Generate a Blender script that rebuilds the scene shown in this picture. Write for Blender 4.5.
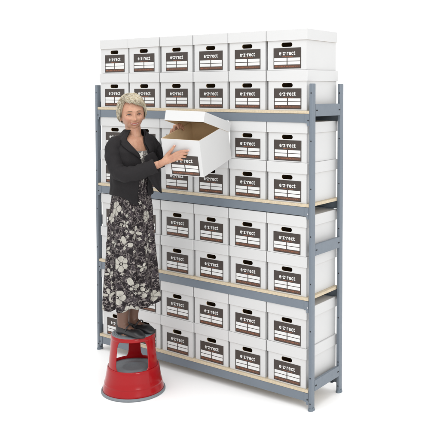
import bpy, bmesh, math, random
from mathutils import Vector, Matrix, noise
random.seed(7)
SC = bpy.context.scene
COL = SC.collection
for o in list(bpy.data.objects):
    bpy.data.objects.remove(o)
R = math.radians
PI = math.pi

# ------------------------------------------------------------------ camera, light, exposure
cam_d = bpy.data.cameras.new('camera')
cam = bpy.data.objects.new('camera', cam_d); COL.objects.link(cam)
fw = Vector((-0.574792, 0.817170, -0.042987)); rt = Vector((0.817901, 0.575359, 0.000999)); up = Vector((-0.025549, 0.034585, 0.999075))
m = Matrix.Identity(4)
for i in range(3):
    m[i][0] = rt[i]; m[i][1] = up[i]; m[i][2] = -fw[i]
m[0][3], m[1][3], m[2][3] = 4.197, -3.729, 1.927
cam.matrix_world = m
cam_d.sensor_width = 36; cam_d.lens = 737.27 / 440 * 36
cam_d.shift_x = -48.56 / 440; cam_d.shift_y = -95.63 / 440
cam_d.clip_end = 200
SC.camera = cam

w = bpy.data.worlds.new('World'); SC.world = w; w.use_nodes = True
bg = w.node_tree.nodes['Background']
bg.inputs['Color'].default_value = (1, 1, 1, 1); bg.inputs['Strength'].default_value = 1.25

SC.view_settings.view_transform = 'Standard'; SC.view_settings.look = 'None'
SC.view_settings.exposure = 0; SC.view_settings.gamma = 1
try: SC.view_settings.use_curve_mapping = False
except Exception: pass

def area(name, loc, target, size, power, col=(1, 1, 1)):
    d = bpy.data.lights.new(name, 'AREA'); d.shape = 'RECTANGLE'; d.size = size[0]; d.size_y = size[1]
    d.energy = power; d.color = col
    o = bpy.data.objects.new(name, d); COL.objects.link(o)
    o.location = loc
    o.rotation_euler = (Vector(target) - Vector(loc)).to_track_quat('-Z', 'Y').to_euler()
    return o
area('overhead_softbox', (1.4, -2.6, 6.5), (1.1, -.6, .3), (4.5, 4.0), 150)
area('key_softbox', (6.6, -3.2, 2.9), (1.2, 0, .9), (2.0, 2.4), 120)

# ------------------------------------------------------------------ materials
def mat(name, col, rough=.6, metal=0., noise_amt=0., noise_scale=20., bump=0., bump_scale=60., spec=.5, coat=0.):
    M = bpy.data.materials.new(name); M.use_nodes = True
    nt = M.node_tree; b = nt.nodes['Principled BSDF']
    b.inputs['Base Color'].default_value = (*col, 1); b.inputs['Roughness'].default_value = rough
    b.inputs['Metallic'].default_value = metal; b.inputs['Specular IOR Level'].default_value = spec
    if coat: b.inputs['Coat Weight'].default_value = coat; b.inputs['Coat Roughness'].default_value = .08
    tc = nt.nodes.new('ShaderNodeTexCoord')
    if noise_amt:
        n = nt.nodes.new('ShaderNodeTexNoise'); n.inputs['Scale'].default_value = noise_scale; n.inputs['Detail'].default_value = 6
        nt.links.new(tc.outputs['Object'], n.inputs['Vector'])
        mx = nt.nodes.new('ShaderNodeMix'); mx.data_type = 'RGBA'
        mx.inputs[6].default_value = (*[c * (1 - noise_amt) for c in col], 1)
        mx.inputs[7].default_value = (*[min(1, c * (1 + noise_amt)) for c in col], 1)
        nt.links.new(n.outputs['Fac'], mx.inputs[0]); nt.links.new(mx.outputs[2], b.inputs['Base Color'])
    if bump:
        n2 = nt.nodes.new('ShaderNodeTexNoise'); n2.inputs['Scale'].default_value = bump_scale; n2.inputs['Detail'].default_value = 4
        nt.links.new(tc.outputs['Object'], n2.inputs['Vector'])
        bp = nt.nodes.new('ShaderNodeBump'); bp.inputs['Strength'].default_value = bump; bp.inputs['Distance'].default_value = .004
        nt.links.new(n2.outputs['Fac'], bp.inputs['Height']); nt.links.new(bp.outputs['Normal'], b.inputs['Normal'])
    return M
M_board = mat('white_cardboard', (.53, .53, .527), .62, noise_amt=.035, noise_scale=5, bump=.35, bump_scale=7)
M_kraft = mat('kraft_cardboard', (.58, .43, .255), .8, noise_amt=.1, noise_scale=30)
M_panel = mat('print_dark_brown', (.036, .026, .021), .6, noise_amt=.12, noise_scale=40)
M_print_white = mat('print_white', (.60, .60, .59), .55)
M_print_orange = mat('print_orange', (.24, .075, .03), .55)
M_print_brown = mat('print_rust_brown', (.085, .038, .022), .55, noise_amt=.55, noise_scale=70)
M_print_grey = mat('print_grey', (.18, .17, .165), .55)
M_steel = mat('blue_grey_painted_steel', (.130, .156, .186), .38, metal=0.0, noise_amt=.07, noise_scale=9, bump=.06, bump_scale=180, spec=.5)
M_hole = mat('dark_hole', (.012, .013, .016), .8)
M_bolt = mat('zinc_bolt', (.55, .56, .58), .3, metal=.8)
M_wood = mat('chipboard', (.50, .42, .30), .75, noise_amt=.28, noise_scale=90, bump=.3, bump_scale=150)
M_foot = mat('grey_plastic_foot', (.12, .15, .18), .5, noise_amt=.1)
M_red = mat('glossy_red_paint', (.29, .0015, .004), .22, noise_amt=.06, noise_scale=8, spec=.22, coat=.2)
def wear(M, lo_, hi_, sc):
    nt = M.node_tree; b = nt.nodes['Principled BSDF']
    n = nt.nodes.new('ShaderNodeTexNoise'); n.inputs['Scale'].default_value = sc; n.inputs['Detail'].default_value = 8; n.inputs['Roughness'].default_value = .75
    tc = nt.nodes.new('ShaderNodeTexCoord'); nt.links.new(tc.outputs['Object'], n.inputs['Vector'])
    mr = nt.nodes.new('ShaderNodeMapRange'); mr.inputs['From Min'].default_value = .35; mr.inputs['From Max'].default_value = .7
    mr.inputs['To Min'].default_value = lo_; mr.inputs['To Max'].default_value = hi_
    nt.links.new(n.outputs['Fac'], mr.inputs['Value']); nt.links.new(mr.outputs['Result'], b.inputs['Roughness'])
wear(M_red, .10, .26, 9); wear(M_steel, .28, .55, 30)
M_rubber = mat('grey_rubber', (.165, .185, .20), .6, noise_amt=.1, noise_scale=50, bump=.3, bump_scale=220)
M_floor = mat('white_studio_floor', (.95, .95, .95), .6, noise_amt=.01, noise_scale=2)

# ------------------------------------------------------------------ helpers
def tag(o, label=None, cat=None, group=None, kind=None):
    if label: o['label'] = label
    if cat: o['category'] = cat
    if group: o['group'] = group
    if kind: o['kind'] = kind
    return o
def empty(name, loc=(0, 0, 0)):
    o = bpy.data.objects.new(name, None); COL.objects.link(o); o.location = loc; o.empty_display_size = .05
    return o
def build(name, bm, mats, parent=None, smooth=False, recalc=True):
    if recalc: bmesh.ops.recalc_face_normals(bm, faces=bm.faces[:])
    me = bpy.data.meshes.new(name); bm.to_mesh(me); bm.free()
    if not isinstance(mats, (list, tuple)): mats = [mats]
    for x in mats: me.materials.append(x)
    if smooth:
        for p in me.polygons: p.use_smooth = True
    o = bpy.data.objects.new(name, me); COL.objects.link(o)
    if parent: o.parent = parent
    return o
def box(bm, lo, hi, mi=0, bevel=0, seg=1):
    g = bmesh.ops.create_cube(bm, size=1)
    vs = g['verts']
    for v in vs:
        v.co = Vector([lo[i] + (hi[i] - lo[i]) * (v.co[i] + .5) for i in range(3)])
    fs = set(f for v in vs for f in v.link_faces)
    for f in fs: f.material_index = mi
    if bevel:
        es = list(set(e for f in fs for e in f.edges))
        bmesh.ops.bevel(bm, geom=es, offset=bevel, segments=seg, affect='EDGES', profile=.5)
    return vs
def cyl(bm, c, axis, r, h, n=16, mi=0, r2=None):
    q = Vector((0, 0, 1)).rotation_difference(Vector(axis)).to_matrix().to_4x4()
    g = bmesh.ops.create_cone(bm, cap_ends=True, segments=n, radius1=r, radius2=r if r2 is None else r2, depth=h, matrix=Matrix.Translation(c) @ q)
    for f in set(f for v in g['verts'] for f in v.link_faces): f.material_index = mi
def lathe(bm, prof, n=72, closed=False, mi=0):
    rings = []
    for r, z in prof:
        rings.append([bm.verts.new((r * math.cos(2 * PI * i / n), r * math.sin(2 * PI * i / n), z)) for i in range(n)])
    k = len(rings)
    for j in range(k if closed else k - 1):
        a, b = rings[j], rings[(j + 1) % k]
        for i in range(n):
            f = bm.faces.new((a[i], a[(i + 1) % n], b[(i + 1) % n], b[i])); f.material_index = mi
    return rings
def smooth_by_angle(o, ang=35):
    me = o.data
    for p in me.polygons: p.use_smooth = True
    bm = bmesh.new(); bm.from_mesh(me)
    for e in bm.edges:
        if len(e.link_faces) == 2 and e.calc_face_angle(0) > R(ang): e.smooth = False
    bm.to_mesh(me); bm.free()

# ------------------------------------------------------------------ setting
bm = bmesh.new()
bmesh.ops.create_grid(bm, x_segments=8, y_segments=8, size=30)
tag(build('floor', bm, M_floor), kind='structure')

# ------------------------------------------------------------------ the rack
H, W, D = 1.98, 1.892, .378
PX, PY = .024, .040                      # upright section
ZL = [1.819, 1.257, .688, .124]          # tops of the four shelves
rack = empty('shelving_rack', (W / 2, D / 2, 0))
tag(rack, 'tall blue-grey boltless steel shelving rack with four chipboard shelves full of white boxes', 'shelving rack')
def rpart(name, bm, mats, parent=rack, off=True):
    o = build(name, bm, mats, parent)
    for v in o.data.vertices: v.co -= Vector((W / 2, D / 2, 0))
    return o
def upright(x0, x1, y0, y1, front):
    bm = bmesh.new()
    box(bm, (x0, y0, .012), (x1, y1, H))
    es = [e for e in bm.edges if abs((e.verts[0].co - e.verts[1].co).z) > 1]
    bmesh.ops.bevel(bm, geom=es, offset=.006, segments=4, affect='EDGES', profile=.5)
    # open top: sunken dark hollow
    z = 1.925
    while z > .05:
        xm = (x0 + x1) / 2 + (.003 if x0 < 1 else .003)
        yy = y0 - .0006
        cyl(bm, (xm, yy, z), (0, 1, 0), .0042, .0016, 12, 1)
        z -= .2872 / 1
    for z in (.045,):
        cyl(bm, ((x0 + x1) / 2 + .003, y0 - .0006, z), (0, 1, 0), .0042, .0016, 12, 1)
    p = rpart('post', bm, [M_steel, M_hole])
    smooth_by_angle(p, 40)
    bm = bmesh.new()
    cx, cy = (x0 + x1) / 2, (y0 + y1) / 2
    for (ra, za, rb, zb_) in ((.0265, 0, .0270, .004), (.0270, .004, .0245, .009), (.0245, .009, .0232, .018)):
        g_ = [[bm.verts.new((cx + q_[0] * math.cos(2 * PI * k / 28) * .72, cy + q_[0] * math.sin(2 * PI * k / 28), q_[1])) for k in range(28)] for q_ in ((ra, za), (rb, zb_))]
        for k in range(28): bm.faces.new((g_[0][k], g_[0][(k + 1) % 28], g_[1][(k + 1) % 28], g_[1][k]))
        bm.faces.new(g_[1])
    f = rpart('foot', bm, M_foot, p); smooth_by_angle(f, 30)
    bm = bmesh.new()
    box(bm, (x0 + .002, y0 + .002, H - .001), (x1 - .002, y1 - .002, H + .0015), bevel=.001)
    rpart('end_cap', bm, M_foot, p)
for (a, b) in ((0, 0), (W - PX, 0), (0, D - PY), (W - PX, D - PY)):
    upright(a, a + PX, b, b + PY, b == 0)
TH = .018
for lev, z in enumerate(ZL):
    zb = z - TH
    # board
    bm = bmesh.new()
    box(bm, (PX + .002, .003, zb), (W - PX - .002, D - .003, z), bevel=.0012)
    rpart('shelf_board', bm, M_wood)
    for side in (0, 1):
        def Y(y): return y if side == 0 else D - y
        ya, yb_ = sorted((Y(.005), Y(.009)))
        bm = bmesh.new()
        x0, x1 = PX + .001, W - PX - .001
        # pressed steel beam: face, turned-in top lip and bottom lip
        box(bm, (x0, ya, zb - .054), (x1, yb_, zb - .001), bevel=.001)
        ya2, yb2 = sorted((Y(.0095), Y(.034)))
        box(bm, (x0 + .03, ya2, zb - .054), (x1 - .03, yb2, zb - .051))
        box(bm, (x0 + .03, ya2, zb - .004), (x1 - .03, yb2, zb - .001))
        beam = rpart('beam', bm, M_steel)
        for e in (0, 1):
            xa = x0 if e == 0 else x1 - .030
            bm = bmesh.new()
            ya3, yb3 = sorted((Y(.0025), Y(.0048)))
            vs = box(bm, (xa, ya3, zb - .072), (xa + .030, yb3, zb - .003))
            es = [ed for ed in bm.edges if abs(ed.verts[0].co.y - ed.verts[1].co.y) > .001 and ed.verts[0].co.z < zb - .05]
            es = [ed for ed in es if (ed.verts[0].co.x > xa + .01) == (e == 0)]
            bmesh.ops.bevel(bm, geom=es, offset=.016, segments=5, affect='EDGES')
            br = rpart('beam_bracket', bm, M_steel, beam)
            bm = bmesh.new()
            yy = Y(.0018)
            xc = xa + (.006 if e == 0 else .024)
            cyl(bm, (xc, yy, zb - .040), (0, 1, 0), .0042, .003, 14)
            rpart('rivet', bm, M_bolt if (e == 1 and lev in (1, 2)) else M_hole, br)
# side rails
def rail(x, z, h):
    bm = bmesh.new()
    xa, xb = (W - .0035, W - .001) if x else (.001, .0035)
    s = 1 if x else -1
    ya, yb_ = PY + .0005, D - PY - .0005
    box(bm, (xa, ya, z - h), (xb, yb_, z), bevel=.0008)
    xi = sorted((xa - s * .0 if 0 else (W - .018 if x else .0035), (W - .0035 if x else .018)))
    box(bm, (xi[0], ya + .002, z - h), (xi[1], yb_ - .002, z - h + .0025))
    box(bm, (xi[0], ya + .002, z - .0025), (xi[1], yb_ - .002, z))
    rl = rpart('side_rail', bm, M_steel)
    bm = bmesh.new()
    for yy in (ya + .014, yb_ - .012):
        xo = W - .0006 if x else .0006
        box(bm, (xo - .0012, yy - .009, z - h * .5 - .005), (xo + .0012, yy + .009, z - h * .5 + .003), bevel=.001)
    rpart('bolt_slot', bm, M_hole, rl)
for x in (1, 0):
    rail(x, 1.859, .074); rail(x, 1.011, .068); rail(x, .178, .066)

# ------------------------------------------------------------------ printed box panel with its lettering
LWD, LHT = .200, .126
def text_mesh(s, size, offset=.0):
    c = bpy.data.curves.new('lettering', 'FONT'); c.body = s; c.size = size; c.align_x = 'CENTER'; c.align_y = 'BOTTOM_BASELINE'
    c.offset = offset; c.space_character = 1.14; c.resolution_u = 3
    o = bpy.data.objects.new('lettering', c); COL.objects.link(o)
    bpy.context.view_layer.update()
    dg = bpy.context.evaluated_depsgraph_get()
    me = bpy.data.meshes.new_from_object(o.evaluated_get(dg))
    bpy.data.objects.remove(o); bpy.data.curves.remove(c)
    return me
def make_label_mesh():
    bm = bmesh.new()
    w2 = LWD / 2
    def rect(x0, x1, z0, z1, y, mi):
        vs = [bm.verts.new(p) for p in ((x0, y, z0), (x1, y, z0), (x1, y, z1), (x0, y, z1))]
        f = bm.faces.new(vs); f.material_index = mi
    # panel (front faces -y): a very thin sheet
    box(bm, (-w2, 0, 0), (w2, .0006, LHT), 0)
    y1 = -.0005; y2 = -.0009
    rect(-w2 + .006, w2 - .006, .006, .0215, y1, 3)                 # rust strip
    rect(-w2 + .006, -.0035, .047, .0655, y1, 1); rect(.0035, w2 - .006, .047, .0655, y1, 1)
    rect(-w2 + .006, -.0035, .0245, .043, y1, 1); rect(.0035, w2 - .006, .0245, .043, y1, 1)
    # small ruled tick marks of the unreadable orange line under the name
    x = -.034
    random.seed(3)
    while x < .036:
        ww = random.choice((.004, .006, .009))
        rect(x, x + ww, .0715, .0745, y1, 2); x += ww + .0025
    x = -.088
    while x < .085:
        ww = random.choice((.008, .014, .02)); 
        rect(x, min(x + ww, .09), .012, .0155, y2, 2); x += ww + .006
    me = text_mesh('e\u00b7z\u00b7rect', .042, .0011)
    t = bmesh.new(); t.from_mesh(me)
    xs = [v.co.x for v in t.verts]; wd = max(xs) - min(xs); sx = .118 / wd
    cx = (max(xs) + min(xs)) / 2
    base = {}
    for v in t.verts: base[v] = bm.verts.new(((v.co.x - cx) * sx, y1, .0825 + v.co.y * .92))
    for f in t.faces:
        try:
            nf = bm.faces.new([base[v] for v in f.verts]); nf.material_index = 1
        except ValueError: pass
    t.free()
    me = bpy.data.meshes.new('label_panel'); bm.to_mesh(me); bm.free()
    for x in (M_panel, M_print_white, M_print_orange, M_print_brown): me.materials.append(x)
    return me
LABEL_ME = make_label_mesh()

def holed_wall(bm, x0, x1, z0, z1, y_out, y_in, hx, hz, hw, hh, n=40):
    """front wall with a stadium shaped hand hole"""
    pts = []
    r = hh / 2; s = hw / 2 - r
    for i in range(n):
        a = 2 * PI * (i + .5) / n
        c, q = math.cos(a), math.sin(a)
        pts.append((hx + r * c + (s if c > 0 else -s), hz + r * q))
    outs = []
    for (px, pz) in pts:
        dx, dz = px - hx, pz - hz
        k = 1e9
        if dx > 1e-9: k = min(k, (x1 - hx) / dx)
        if dx < -1e-9: k = min(k, (x0 - hx) / dx)
        if dz > 1e-9: k = min(k, (z1 - hz) / dz)
        if dz < -1e-9: k = min(k, (z0 - hz) / dz)
        outs.append((hx + dx * k, hz + dz * k))
    for cx, cz in ((x0, z0), (x1, z0), (x1, z1), (x0, z1)):   # snap nearest to each corner
        j = min(range(n), key=lambda q: (outs[q][0] - cx) ** 2 + (outs[q][1] - cz) ** 2); outs[j] = (cx, cz)
    def ring(l, y): return [bm.verts.new((a, y, b)) for a, b in l]
    ho, oo, hi, oi = ring(pts, y_out), ring(outs, y_out), ring(pts, y_in), ring(outs, y_in)
    for i in range(n):
        j = (i + 1) % n
        bm.faces.new((ho[i], oo[i], oo[j], ho[j])).material_index = 0
        bm.faces.new((hi[j], oi[j], oi[i], hi[i])).material_index = 1
        bm.faces.new((ho[j], hi[j], hi[i], ho[i])).material_index = 1
def make_body(bw, bd, bh, t=.003, hole=.1525):
    """open box, x centred, y from 0 (front) to bd, z from 0; outside white, inside kraft"""
    bm = bmesh.new()
    holed_wall(bm, -bw / 2, bw / 2, 0, bh, 0, t, 0, hole, .080, .027)
    def q(a, mi):
        f = bm.faces.new([bm.verts.new(p) for p in a]); f.material_index = mi
    X, Yy, Z = bw / 2, bd, bh
    q(((X, 0, 0), (X, Yy, 0), (X, Yy, Z), (X, 0, Z)), 0)
    q(((-X, 0, 0), (-X, 0, Z), (-X, Yy, Z), (-X, Yy, 0)), 0)
    q(((-X, Yy, 0), (-X, Yy, Z), (X, Yy, Z), (X, Yy, 0)), 0)
    q(((-X, 0, 0), (-X, Yy, 0), (X, Yy, 0), (X, 0, 0)), 0)
    x, y = X - t, Yy - t
    q(((x, t, t), (x, t, Z), (x, y, Z), (x, y, t)), 1)
    q(((-x, t, t), (-x, y, t), (-x, y, Z), (-x, t, Z)), 1)
    q(((-x, y, t), (x, y, t), (x, y, Z), (-x, y, Z)), 1)
    q(((-x, t, t), (x, t, t), (x, y, t), (-x, y, t)), 1)
    # rims
    q(((X, 0, Z), (X, Yy, Z), (x, y, Z), (x, t, Z)), 1); q(((-X, 0, Z), (-x, t, Z), (-x, y, Z), (-X, Yy, Z)), 1)
    q(((-X, Yy, Z), (-x, y, Z), (x, y, Z), (X, Yy, Z)), 1); q(((-X, 0, Z), (X, 0, Z), (x, t, Z), (-x, t, Z)), 1)
    bm.normal_update()
    return bm
def make_lid(lw, ld, lh, t=.003):
    """lid: outside white with soft folded edges, inside kraft; x centred, y 0..ld, z 0..lh"""
    bm = bmesh.new()
    vs = box(bm, (-lw / 2, 0, 0), (lw / 2, ld, lh), 0)
    bot = [f for f in bm.faces if f.calc_center_median().z < 1e-6]
    bmesh.ops.delete(bm, geom=bot, context='FACES_ONLY')
    es = [e for e in bm.edges if len(e.link_faces) == 2]
    bmesh.ops.bevel(bm, geom=es, offset=.0028, segments=3, affect='EDGES', profile=.5)
    x, y0, y1, z = lw / 2 - t, t, ld - t, lh - t
    def q(a, mi):
        f = bm.faces.new([bm.verts.new(p) for p in a]); f.material_index = mi
    q(((x, y0, 0), (x, y0, z), (x, y1, z), (x, y1, 0)), 1); q(((-x, y0, 0), (-x, y1, 0), (-x, y1, z), (-x, y0, z)), 1)
    q(((-x, y1, 0), (x, y1, 0), (x, y1, z), (-x, y1, z)), 1); q(((-x, y0, 0), (-x, y0, z), (x, y0, z), (x, y0, 0)), 1)
    q(((-x, y0, z), (-x, y1, z), (x, y1, z), (x, y0, z)), 1)
    X, Yy = lw / 2, ld
    c = .0028
    q(((X, c, 0), (X, Yy - c, 0), (x, y1, 0), (x, y0, 0)), 1); q(((-X, c, 0), (-x, y0, 0), (-x, y1, 0), (-X, Yy - c, 0)), 1)
    q(((-X + c, 0, 0), (X - c, 0, 0), (x, y0, 0), (-x, y0, 0)), 1); q(((-X + c, Yy, 0), (-x, y1, 0), (x, y1, 0), (X - c, Yy, 0)), 1)
    bm.normal_update()
    return bm

BH, PITCH = .246, .302
GROUP = 'white archive boxes stacked on the rack'
def mesh_of(name, bm, mats):
    me = bpy.data.meshes.new(name); bm.to_mesh(me); bm.free()
    for x in mats: me.materials.append(x)
    return me
BODY_ME = mesh_of('box_body', make_body(.280, .355, .240), [M_board, M_kraft])
LID_ME = mesh_of('lid', make_lid(.2955, .368, .066), [M_board, M_kraft])
for p in LID_ME.polygons: p.use_smooth = False
def child(name, me, parent, loc=(0, 0, 0)):
    o = bpy.data.objects.new(name, me); COL.objects.link(o); o.parent = parent; o.location = loc; return o
first = empty('archive_box')
child('box_body', BODY_ME, first, (0, .006, 0))
child('lid', LID_ME, first, (0, 0, .179))
child('printed_panel', LABEL_ME, first, (.003, .006 - .0014, .0075))
ords = ['leftmost', 'second from the left', 'third from the left', 'fourth from the left', 'fifth from the left', 'rightmost']
rows = {(0, 1): 'in the topmost row above the rack', (0, 0): 'standing on the top shelf, lower row',
        (1, 1): 'in the upper row of the second shelf', (1, 0): 'in the lower row of the second shelf',
        (2, 1): 'in the upper row of the third shelf', (2, 0): 'in the lower row of the third shelf',
        (3, 1): 'in the upper row of the bottom shelf', (3, 0): 'in the lowest row on the bottom shelf'}
used = False
rnd = random.Random(11)
for lev, z in enumerate(ZL):
    for row in (0, 1):
        for c in range(6):
            if (lev, row, c) == (1, 1, 3): continue          # pulled out by the woman
            if not used: b = first; used = True
            else:
                b = first.copy(); COL.objects.link(b); tw = rnd.uniform(-.5, .5)
                for ch in list(first.children):
                    d = ch.copy(); COL.objects.link(d); d.parent = b
                    if ch.name == 'lid': d.rotation_euler = (R(rnd.uniform(0, .35)), 0, R(tw)); d.location = (tw * .002, rnd.uniform(-.001, .001), .1788)
            b.location = (.040 + PITCH * (c + .5) + rnd.uniform(-.0012, .0012), .010 + rnd.uniform(-.003, .003), z + .0006 + row * (BH + .0002))
            b.rotation_euler = (0, 0, R(rnd.uniform(-.8, .8)))
            oc = ords[c]
            pass
            tag(b, 'white archive box, %s %s' % (oc, rows[(lev, row)]), 'box', GROUP)

# ------------------------------------------------------------------ the box being pulled out
HM = Matrix(((.9878, -.1438, .0605), (.1544, .9569, -.2459), (-.0225, .2523, .9674)))
held = empty('open_archive_box')
tag(held, 'open white archive box with raised lid and brown cardboard inside, held by the woman', 'box')
q4 = HM.to_4x4(); hp = Vector((1.333, -.335, 1.417)) + HM @ Vector((-.1365, 0, 0))
held.matrix_world = Matrix.Translation(hp) @ q4
build('box_body', make_body(.273, .350, .232, hole=.140), [M_board, M_kraft], held, recalc=False)
lidm = make_lid(.281, .335, .064)
lo = build('lid', lidm, [M_board, M_kraft], held, recalc=False)
# the lid hangs on the rear edge, its front raised
lo.matrix_local = Matrix.Translation((.0, .360, .172)) @ Matrix.Rotation(-.487, 4, 'X') @ Matrix.Translation((0, -.335, 0))
child('printed_panel', LABEL_ME, held, (.012, -.0014, .0045))

# ------------------------------------------------------------------ step stool
SX, SY = .7714, -.3805
stool = empty('step_stool', (SX, SY, 0))
tag(stool, 'round red metal step stool with grey rubber rim and treads, the woman stands on it', 'step stool')
bm = bmesh.new(); lathe(bm, [(.176, .004), (.202, .0), (.2055, .003), (.2060, .009), (.204, .015), (.199, .018), (.190, .018), (.180, .014)], 96, True)
build('rubber_rim', bm, M_rubber, stool, True)
bm = bmesh.new(); lathe(bm, [(.190, .014), (.1985, .0165), (.1940, .030), (.1865, .056), (.1850, .062), (.1862, .066), (.1850, .070), (.1805, .082), (.177, .100), (.1685, .150), (.1665, .162), (.164, .170), (.160, .172), (.157, .168), (.163, .140), (.180, .060)], 96, True)
build('skirt', bm, M_red, stool, True)
bm = bmesh.new(); lathe(bm, [(.0005, .150), (.06, .150), (.064, .153), (.092, .153), (.096, .150), (.120, .150), (.124, .153), (.1585, .153), (.1590, .146), (.0005, .140)], 96)
build('lower_tread', bm, M_rubber, stool, True)
bm = bmesh.new(); lathe(bm, [(.1375, .352), (.1415, .352), (.1430, .357), (.1405, .372), (.1380, .376), (.133, .376), (.133, .360)], 96, True)
build('top_collar', bm, M_red, stool, True)
prof = [(.0005, .3775)]
r = .012
while r < .122:
    prof += [(r, .3775), (r + .001, .3787), (r + .006, .3787), (r + .007, .3775)]; r += .012
prof += [(.128, .3775), (.1365, .3770), (.1375, .3745), (.132, .362), (.0005, .362)]
bm = bmesh.new(); lathe(bm, prof, 96)
build('top_tread', bm, M_rubber, stool, True)
away = math.atan2(.818, -.575)
for k, hw in ((0, 15), (1, 19), (2, 19)):
    ang = away + k * 2 * PI / 3 + R(7)
    bm = bmesh.new()
    zs = [.150 + (.354 - .150) * i / 24 for i in range(25)]
    rows_ = []
    for z in zs:
        u = (z - .150) / .204
        rr = .1605 + (.1405 - .1605) * u
        fil = .16 * math.exp(-(.354 - z) / .016) + .13 * math.exp(-max(0, z - .168) / .012)
        h = R(hw) + fil
        rows_.append([[bm.verts.new(((rr + o_) * math.cos(ang + h * (j / 7 - 1)), (rr + o_) * math.sin(ang + h * (j / 7 - 1)), z)) for j in range(15)] for o_ in (0, -.003)])
    for i in range(24):
        for o_ in (0, 1):
            for j in range(14):
                a, b = rows_[i][o_], rows_[i + 1][o_]
                bm.faces.new((a[j], a[j + 1], b[j + 1], b[j]))
        for j in (0, 14):
            bm.faces.new((rows_[i][0][j], rows_[i + 1][0][j], rows_[i + 1][1][j], rows_[i][1][j]))
    build('arm', bm, M_red, stool, True)

# ------------------------------------------------------------------ the woman on the stool
RH = Vector((.818, .575, 0)); TH_ = Vector((.575, -.818, 0))
person = empty('person', (SX, SY, .379))
tag(person, 'woman with short blonde hair in black jacket and floral skirt standing on the red stool', 'person')
def P(s, t, z):
    """stand-relative place: s along the room, t out from the rack, z above the floor; local to the person"""
    return RH * s + TH_ * t + Vector((0, 0, z - .379))
def build_s(name, bm, mats, parent, smooth=True, sub=0):
    o = build(name, bm, mats, parent, smooth)
    if sub:
        md = o.modifiers.new('sub', 'SUBSURF'); md.levels = sub; md.render_levels = sub
    return o
M_skin = mat('skin', (.50, .255, .170), .5, noise_amt=.09, noise_scale=38, bump=.30, bump_scale=120)
M_skin.node_tree.nodes['Principled BSDF'].inputs['Subsurface Weight'].default_value = .12
M_skin.node_tree.nodes['Principled BSDF'].inputs['Subsurface Radius'].default_value = (.012, .005, .003)
nt_ = M_skin.node_tree; b_ = nt_.nodes['Principled BSDF']
n_ = nt_.nodes.new('ShaderNodeTexNoise'); n_.inputs['Scale'].default_value = 24; n_.inputs['Detail'].default_value = 8; n_.inputs['Roughness'].default_value = .7
tc_ = nt_.nodes.new('ShaderNodeTexCoord'); nt_.links.new(tc_.outputs['Object'], n_.inputs['Vector'])
cr_ = nt_.nodes.new('ShaderNodeValToRGB'); cr_.color_ramp.elements[0].position = .33; cr_.color_ramp.elements[1].position = .68
cr_.color_ramp.elements[0].color = (.39, .185, .118, 1); cr_.color_ramp.elements[1].color = (.50, .285, .185, 1)
nt_.links.new(n_.outputs['Fac'], cr_.inputs['Fac']); nt_.links.new(cr_.outputs['Color'], b_.inputs['Base Color'])
M_tights = mat('tan_tights', (.125, .062, .040), .5, noise_amt=.08)
M_jacket = mat('black_wool', (.014, .0125, .0135), .85, noise_amt=.3, noise_scale=300, bump=.35, bump_scale=420, spec=.25)
M_button = mat('black_button', (.01, .01, .01), .3)
M_shoe = mat('black_leather', (.0095, .0095, .011), .42, noise_amt=.1)
M_lip = mat('lips', (.33, .085, .07), .4)
M_teeth = mat('teeth', (.47, .43, .37), .35)
M_eye = mat('eye_white', (.40, .37, .35), .25)
M_iris = mat('iris', (.010, .012, .015), .15)
M_brow = mat('eyebrow', (.15, .09, .05), .8)
M_nail = mat('nail', (.62, .33, .27), .25)

def capsule(bm, a, b, ra, rb, n=16):
    a = Vector(a); b = Vector(b); d = b - a; L = d.length
    q = Vector((0, 0, 1)).rotation_difference(d.normalized()).to_matrix().to_4x4()
    prof = []
    for i in range(6): th = PI / 2 * i / 6; prof.append((ra * math.sin(th), -ra * math.cos(th)))
    prof.append((ra, 0)); prof.append((rb, L))
    for i in range(1, 7): th = PI / 2 * i / 6; prof.append((rb * math.cos(th), L + rb * math.sin(th)))
    rings = []
    for r, z in prof:
        r = max(r, 1e-4)
        rings.append([bm.verts.new(a + q.to_3x3() @ Vector((r * math.cos(2 * PI * i / n), r * math.sin(2 * PI * i / n), z))) for i in range(n)])
    for j in range(len(rings) - 1):
        for i in range(n): bm.faces.new((rings[j][i], rings[j][(i + 1) % n], rings[j + 1][(i + 1) % n], rings[j + 1][i]))
    bm.faces.new(rings[0][::-1]); bm.faces.new(rings[-1])
def chain(bm, pts, rads, n=16):
    for i in range(len(pts) - 1): capsule(bm, pts[i], pts[i + 1], rads[i], rads[i + 1], n)
def ellips(bm, c, ax, n=24, rot=None):
    g = bmesh.ops.create_uvsphere(bm, u_segments=n, v_segments=n // 2 + 2, radius=1)
    for v in g['verts']:
        p = Vector((v.co.x * ax[0], v.co.y * ax[1], v.co.z * ax[2]))
        if rot: p = rot @ p
        v.co = p + Vector(c)
def sstep(a, b, x):
    u = min(1, max(0, (x - a) / (b - a))); return u * u * (3 - 2 * u)
def lerp_tab(tab, z):
    if z <= tab[0][0]: return tab[0][1:]
    for i in range(len(tab) - 1):
        if z <= tab[i + 1][0]:
            u = (z - tab[i][0]) / (tab[i + 1][0] - tab[i][0]); 
            return tuple(p + (q - p) * u for p, q in zip(tab[i][1:], tab[i + 1][1:]))
    return tab[-1][1:]
# body axes (chest turned half towards the boxes)
BF = (RH * .72 + TH_ * .694).normalized(); BL = (RH * .694 - TH_ * .72).normalized()     # forwards, her left

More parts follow.
